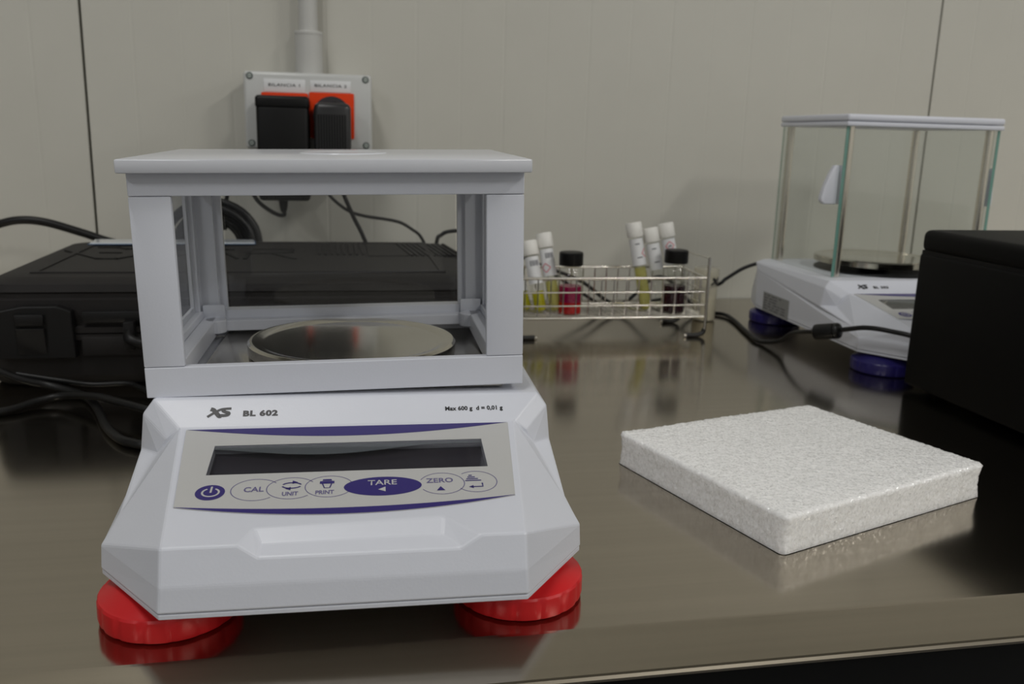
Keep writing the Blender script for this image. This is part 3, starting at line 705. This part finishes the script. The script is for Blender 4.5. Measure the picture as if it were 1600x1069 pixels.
# ================================================================== CABLES
def cable(name, pts, r, label, n=10, extra=None, group=None):
    o = MB().tube(spline(pts, n), r, 10).build(name, CABLE, smooth=60); tag(o, label, 'cable', group); return o
cable('cable', [(-.058, .987, .112), (-.0575, .987, .108), (-.063, .987, .1075), (-.073, .987, .1125), (-.084, .988, .1215), (-.092, .99, .134), (-.100, .992, .146), (-.112, .995, .140), (-.118, .998, .120), (-.121, 1.0, .09)], .0022, 'black cable looping left from the large power adapter')
cable('cable', [(.000, .990, .150), (.0035, .990, .135), (.0150, .992, .107), (.0255, .992, .085), (.036, .994, .055), (.045, .996, .003)], .0024, 'thick straight black cable hanging from the ribbed adapter to the case')
cable('cable', [(-.0120, .995, .150), (-.0125, .995, .135), (-.006, .995, .1245), (.0105, .995, .112), (.028, .995, .1065), (.049, .995, .1035), (.066, .995, .1000), (.0785, .995, .0930), (.090, .997, .083), (.098, .998, .06), (.104, .998, .003)], .0018, 'thin black cable curving right above the case')
cable('cable', [(.100, .992, .003), (.106, .990, .075), (.112, .990, .0870), (.124, .988, .0915), (.150, .986, .0910), (.180, .986, .078), (.215, .984, .058), (.2704, .980, .0368), (.3023, .980, .0141), (.3180, .980, .0080), (.3333, .980, .0153), (.3594, .980, .0387), (.380, .978, .036), (.405, .968, .010), (.4200, .955, .0030), (.4345, .940, .0026), (.4310, .905, .0026), (.4226, .8676, .0026), (.4155, .835, .0026), (.4110, .8135, .0026), (.4130, .8000, .0030), (.4190, .7780, .0090), (.4205, .7600, .0200), (.4200, .7350, .0275), (.4225, .7150, .0318), (.4300, .7050, .0348), (.4380, .6960, .0382), (.4480, .6830, .0422), (.4600, .6680, .0425), (.4780, .6490, .0390), (.51, .6475, .020), (.56, .6475, .0030), (.70, .645, .0028)], .0022, 'black power cable running behind the wire rack and past the far balance', 12)
fe = empty('ferrite_core', (.4268, .7085, .0337), (0, -.22, -.86)); tag(fe, 'fat black ferrite bead on the cable beside the far balance', 'ferrite')
Mf = Matrix.Rotation(PI/2, 4, 'Y')
MB().lathe([(.0045, -.0125), (.0068, -.0110), (.0072, -.009), (.0072, .006), (.0065, .0062), (.0065, .0072), (.0072, .0074), (.0072, .0095), (.0062, .0115), (.0042, .0125)], 24, cap=True).build('bead', CABLE, fe, smooth=40, M=Mf)
cable('cable', [(.235, .99, .0480), (.255, .985, .034), (.2710, .982, .0238), (.2868, .982, .0140), (.300, .986, .0060), (.32, .99, .0028), (.35, 1.0, .0028), (.38, 1.0, .0028)], .0020, 'second black cable slanting down just behind the wire rack')
cable('cable', [(.30, 1.015, .003), (.34, 1.010, .003), (.375, .990, .012), (.4180, .940, .0360), (.4300, .935, .0450), (.4460, .930, .0570), (.4600, .925, .0635), (.4700, .920, .0660), (.4780, .9120, .0670)], .0021, 'black lead rising from behind the small jar to the far balance', 10)
cable('cable', [(-.62, .95, .003), (-.50, .975, .02), (-.42, .99, .060), (-.372, .99, .083), (-.345, .985, .0935), (-.320, .983, .1000), (-.295, .985, .0980), (-.262, .99, .0870), (-.235, .994, .0770), (-.2, .996, .070)], .0042, 'thick black cable arching over the far left of the case', 12)
# coil standing behind the case
pts = []
for k in range(6*14+1):
    a = 2*PI*k/14; j = k/14; rr_ = .0480-.0046*j+.0012*math.sin(j*5)
    pts.append((-.1330+rr_*1.05*math.cos(a)+.002*math.sin(3*j), .990+.0045*math.sin(a*.5+j)+(j-3)*.0048, .0745+rr_*math.sin(a)))
o = MB().tube(spline(pts, 3), .0036, 8).build('coiled_cable', CABLE, smooth=60); tag(o, 'coil of thick black cable bundled behind the case under the outlet', 'cable')
cable('cable', [(-.36, .600, .0028), (-.27, .618, .0028), (-.2293, .637, .0028), (-.211, .655, .0045), (-.1946, .6585, .0070), (-.1686, .6400, .0110), (-.1463, .6180, .0120), (-.125, .605, .010), (-.09, .60, .0028), (-.02, .615, .0028)], .0027, 'black cable crossing the bench from the left edge to behind the front balance')
cable('cable', [(-.34, .69, .044), (-.305, .685, .040), (-.262, .680, .0300), (-.2334, .6810, .0150), (-.2100, .6840, .0070), (-.1850, .6700, .0030), (-.1690, .6400, .0028), (-.1540, .6000, .0028), (-.1410, .5740, .0028), (-.1300, .5620, .0028), (-.115, .558, .0028), (-.07, .575, .0028), (-.02, .60, .0028)], .0030, 'black cable sagging across the case front and bending toward the front balance', 12)
cable('cable', [(-.235, .688, .0160), (-.205, .6885, .0100), (-.1842, .6900, .0060), (-.1595, .6890, .0065), (-.1471, .6800, .0050), (-.13, .665, .0028), (-.08, .65, .0028), (-.02, .65, .0028)], .0020, 'thin dark cable running along the foot of the case')

# ================================================================== WIRE RACK
RX0, RX1, RY0, RY1 = .1710, .3652, .8400, .9100
RZ0, RZ1, RM1, RM2 = .0212, .0612, .0335, .0470
rk = empty('wire_rack', (0, 0, 0)); tag(rk, 'stainless wire rack holding vials beside the front balance', 'rack')
def rod(name, pts, r, parent=rk, seg=8): return MB().tube(pts, r, seg).build(name, WIRE, parent, smooth=60)
for z, r in ((RZ0, .0014), (RZ1, .0014), (RM1, .0008), (RM2, .0008)):
    zb = z+.0015
    rod('rail', spline([(RX0, RY0, z), (RX1, RY0, z)], 2), r); rod('rail', [(RX0, RY1, zb), (RX1, RY1, zb)], r)
    rod('rail', [(RX0, RY0, z), (RX0, RY1, zb)], r); rod('rail', [(RX1, RY0, z), (RX1, RY1, zb)], r)
NW = 15; up = None
for k in range(NW):
    x = RX0+.0065+k*(RX1-RX0-.013)/(NW-1)
    for y in (RY0, RY1):
        if up is None: up = rod('upright_wire', [(0, 0, RZ0), (0, 0, RZ1)], .0007, seg=6); u = up
        else: u = link('upright_wire', up.data, None, rk)
        u.location = (x, y, 0 if y == RY0 else .0012)
for k in range(5):
    for x in (RX0, RX1): u = link('upright_wire', up.data, None, rk); u.location = (x, RY0+.0117*(k+1), .0006)
mb = MB()
for k in range(NW*2): x = RX0+.003+k*(RX1-RX0-.006)/(NW*2-1); mb.tube([(x, RY0, RZ0), (x, RY1, RZ0+.001)], .0006, 5)
for k in range(1, 11): y = RY0+k*.00636; mb.tube([(RX0, y, RZ0+.0008), (RX1, y, RZ0+.0008)], .0006, 5)
g = mb.build('base_mesh', WIRE, rk, smooth=60)
for x, s in ((RX1+.0022, 1), (RX0-.0022, -1)):
    for y in (RY0, RY1):
        zt = .0815 if y == RY0 else .0800
        rod('leg', spline([(x, y, zt), (x, y, .05), (x, y, .012), (x-s*.0018, y, .0042), (x-s*.008, y, .0020), (x-s*.022, y, .0020)], 6), .0016)
        MB().tube(spline([(x-s*.0006, y, .0082), (x-s*.0020, y, .0044), (x-s*.008, y, .0022), (x-s*.0195, y, .0022)], 6), .0023, 10).build('sleeve', SLEEVE, rk, smooth=60)
    rod('handle', [(x, RY0, .0815), (x, RY1, .0800)], .0009)

# ------------------------------------------------------------------ vials and bottles
def align(o, bot, topp):
    d = (Vector(topp)-Vector(bot)); o.location = bot; o.rotation_mode = 'QUATERNION'; o.rotation_quaternion = Vector((0, 0, 1)).rotation_difference(d.normalized()); return d.length
def band(r, z0, z1, a0, a1, n=14):
    mb = MB(); P = []; 
    for k in range(n+1):
        a = a0+(a1-a0)*k/n; P.append((r*math.cos(a), r*math.sin(a)))
    mb.add([(x, y, z0) for x, y in P]+[(x, y, z1) for x, y in P], [(i, i+1, n+2+i, n+1+i) for i in range(n)]); return mb
def tube_vial(bot, topp, liquid, level, label, marks='barcode', diamond=None, spin=0):
    t = empty('test_tube'); L = align(t, bot, topp); t.rotation_quaternion = t.rotation_quaternion @ Euler((0, 0, spin)).to_quaternion()
    tag(t, label, 'test tube', 'capped test tubes in the wire rack')
    r = .0068
    MB().lathe([(.0003, 0), (.003, .0004), (.0055, .0018), (r, .005), (r, L-.012)], 28, cap=False).build('glass_tube', VIAL, t, smooth=60)
    if liquid: MB().lathe([(.0002, .0012), (.0028, .0016), (.0048, .0028), (r-.0009, .0058), (r-.0009, level)], 24).build('liquid', liquid, t, smooth=50)
    MB().lathe([(r-.0004, L-.0150), (r+.0012, L-.0148), (r+.0016, L-.0135), (r+.0016, L-.0012), (r+.0008, L), (0, L)], 28, cap=False).build('cap', CAPW, t, smooth=35)
    lz0, lz1 = L-.044, L-.0165
    lb = band(r+.0002, lz0, lz1, -PI*1.15, PI*.15, 22).build('label', TAG, t, smooth=60)
    if marks == 'barcode':
        mb = MB(); q = -PI/2-.55
        for k in range(9):
            wv = .06 if k % 3 else .11; b_ = band(r+.0004, lz1-.0095, lz1-.0040, q, q+wv, 1); mb.add(b_.v, b_.f); q += wv+.07
        mb.build('barcode', BAR, lb)
    elif marks == 'lines':
        mb = MB()
        for k, (a, b) in enumerate(((-.5, .15), (-.45, .35))): b_ = band(r+.0004, lz1-.006-k*.014, lz1-.0050-k*.014, -PI/2+a, -PI/2+b, 4); mb.add(b_.v, b_.f)
        mb.build('label_print', BAR, lb)
    if diamond is not None:
        a0, zc, fill = diamond; mb = MB(); n = 4; s = .0046
        c = [(0, s), (s, 0), (0, -s), (-s, 0)]
        for k in range(4):
            (x1, z1), (x2, z2) = c[k], c[(k+1) % 4]
            f = lambda u, zz, q: ((r+.0005)*math.cos(-PI/2+a0+u/r), (r+.0005)*math.sin(-PI/2+a0+u/r), zz)
            ribbon(mb, [(x1, lz0+zc+z1), ((x1+x2)/2, lz0+zc+(z1+z2)/2), (x2, lz0+zc+z2)], .0008, f)
        mb.build('hazard_diamond', PINK, lb)
        if fill:
            mb = MB(); ribbon(mb, [(-.0015, lz0+zc-.0012), (0, lz0+zc+.0006), (.0016, lz0+zc-.001)], .0014, f); mb.build('hazard_symbol', BAR, lb)
    return t
tube_vial((.1868, .872, .0225), (.1700, .888, .0830), LIQY, .030, 'test tube half hidden at the left end of the rack, bright yellow liquid', 'lines', None)
tube_vial((.2000, .864, .0225), (.1880, .880, .0935), LIQY, .022, 'test tube leaning left beside the front balance, barcode label, leftmost white cap in view', 'barcode', None)
tube_vial((.2165, .868, .0225), (.2040, .884, .1010), LIQYP, .032, 'leaning test tube with barcode and red diamond just left of the red bottle', 'barcode', (-.75, .0085, False), .1)
tube_vial((.3135, .868, .0230), (.2970, .878, .1130), LIQYP, .046, 'tall leaning test tube of yellow liquid, left one of the right three', 'lines', (.95, .012, False))
tube_vial((.3345, .874, .0230), (.3180, .886, .1070), None, .018, 'test tube with a nearly plain label, middle and lowest of the right three', 'lines', None)
tube_vial((.3555, .882, .0230), (.3370, .892, .1115), LIQYP, .020, 'leaning test tube with red diamond label behind the dark maroon bottle', None, (-.2, .020, True))
def bottle(bot, topz, lab, layers, tilt=(0, 0)):
    t = empty('bottle'); L = align(t, bot, (bot[0]+tilt[0], bot[1]+tilt[1], topz)); tag(t, lab, 'bottle', 'black capped bottles in the wire rack')
    r = .0125; hs = L-.019
    MB().lathe([(.0002, .0006), (r-.002, .0002), (r, .0018), (r, hs-.004), (r-.0012, hs-.001), (r-.0034, hs+.0015), (r-.0034, L-.010)], 36, cap=False).build('glass', VIAL, t, smooth=50)
    MB().lathe([(0, L-.0135), (.0119, L-.0135), (.0122, L-.0128), (.0122, L-.0010), (.0113, L), (0, L)], 44, mod=lambda a, i: 1-.008*(1 if math.cos(44*a/1.0) > 0 else 0)).build('cap', BLACKP, t, smooth=35)
    z = .0020
    for m_, h in layers:
        MB().lathe([(0, z), (r-.0012, z), (r-.0011, z+.0005), (r-.0011, h), (0, h)], 32).build('liquid', m_, t, smooth=40); z = h+.00005
    return t
bottle((.2285, .8600, .0218), .0850, 'black capped glass bottle of bright red liquid', [(LIQR, .0130), (LIQP, .0290)], (-.0005, 0))
bottle((.3390, .8600, .0218), .0875, 'black capped glass bottle of dark maroon liquid', [(LIQM, .0290)], (.0005, 0))
# small jar behind the rack
jr = empty('sample_jar', (.4020, .9250, 0)); tag(jr, 'small round milky jar of white powder, printed XS, behind the rack', 'jar')
MB().lathe([(.0002, .0008), (.0115, .0004), (.0128, .0020), (.0130, .0500), (.0125, .0520)], 36, cap=False).build('glass', JARP, jr, smooth=50)
MB().lathe([(0, .0012), (.0110, .0014), (.0118, .0030), (.0120, .0255), (0, .0258)], 32).build('powder', JARW, jr, smooth=50)
MB().lathe([(.0133, .0505), (.0140, .0510), (.0140, .0575), (.0134, .0592), (0, .0594)], 40, cap=False).build('cap', JARP, jr, smooth=35)
f = lambda u, zz, q: ((.0134+q)*math.cos(-PI/2+u/.0134), (.0134+q)*math.sin(-PI/2+u/.0134), zz)
mb = MB(); xs_logo(mb, f, .0005, .0492, .0160, .0002); mb.build('logo', BLACKINK, jr)
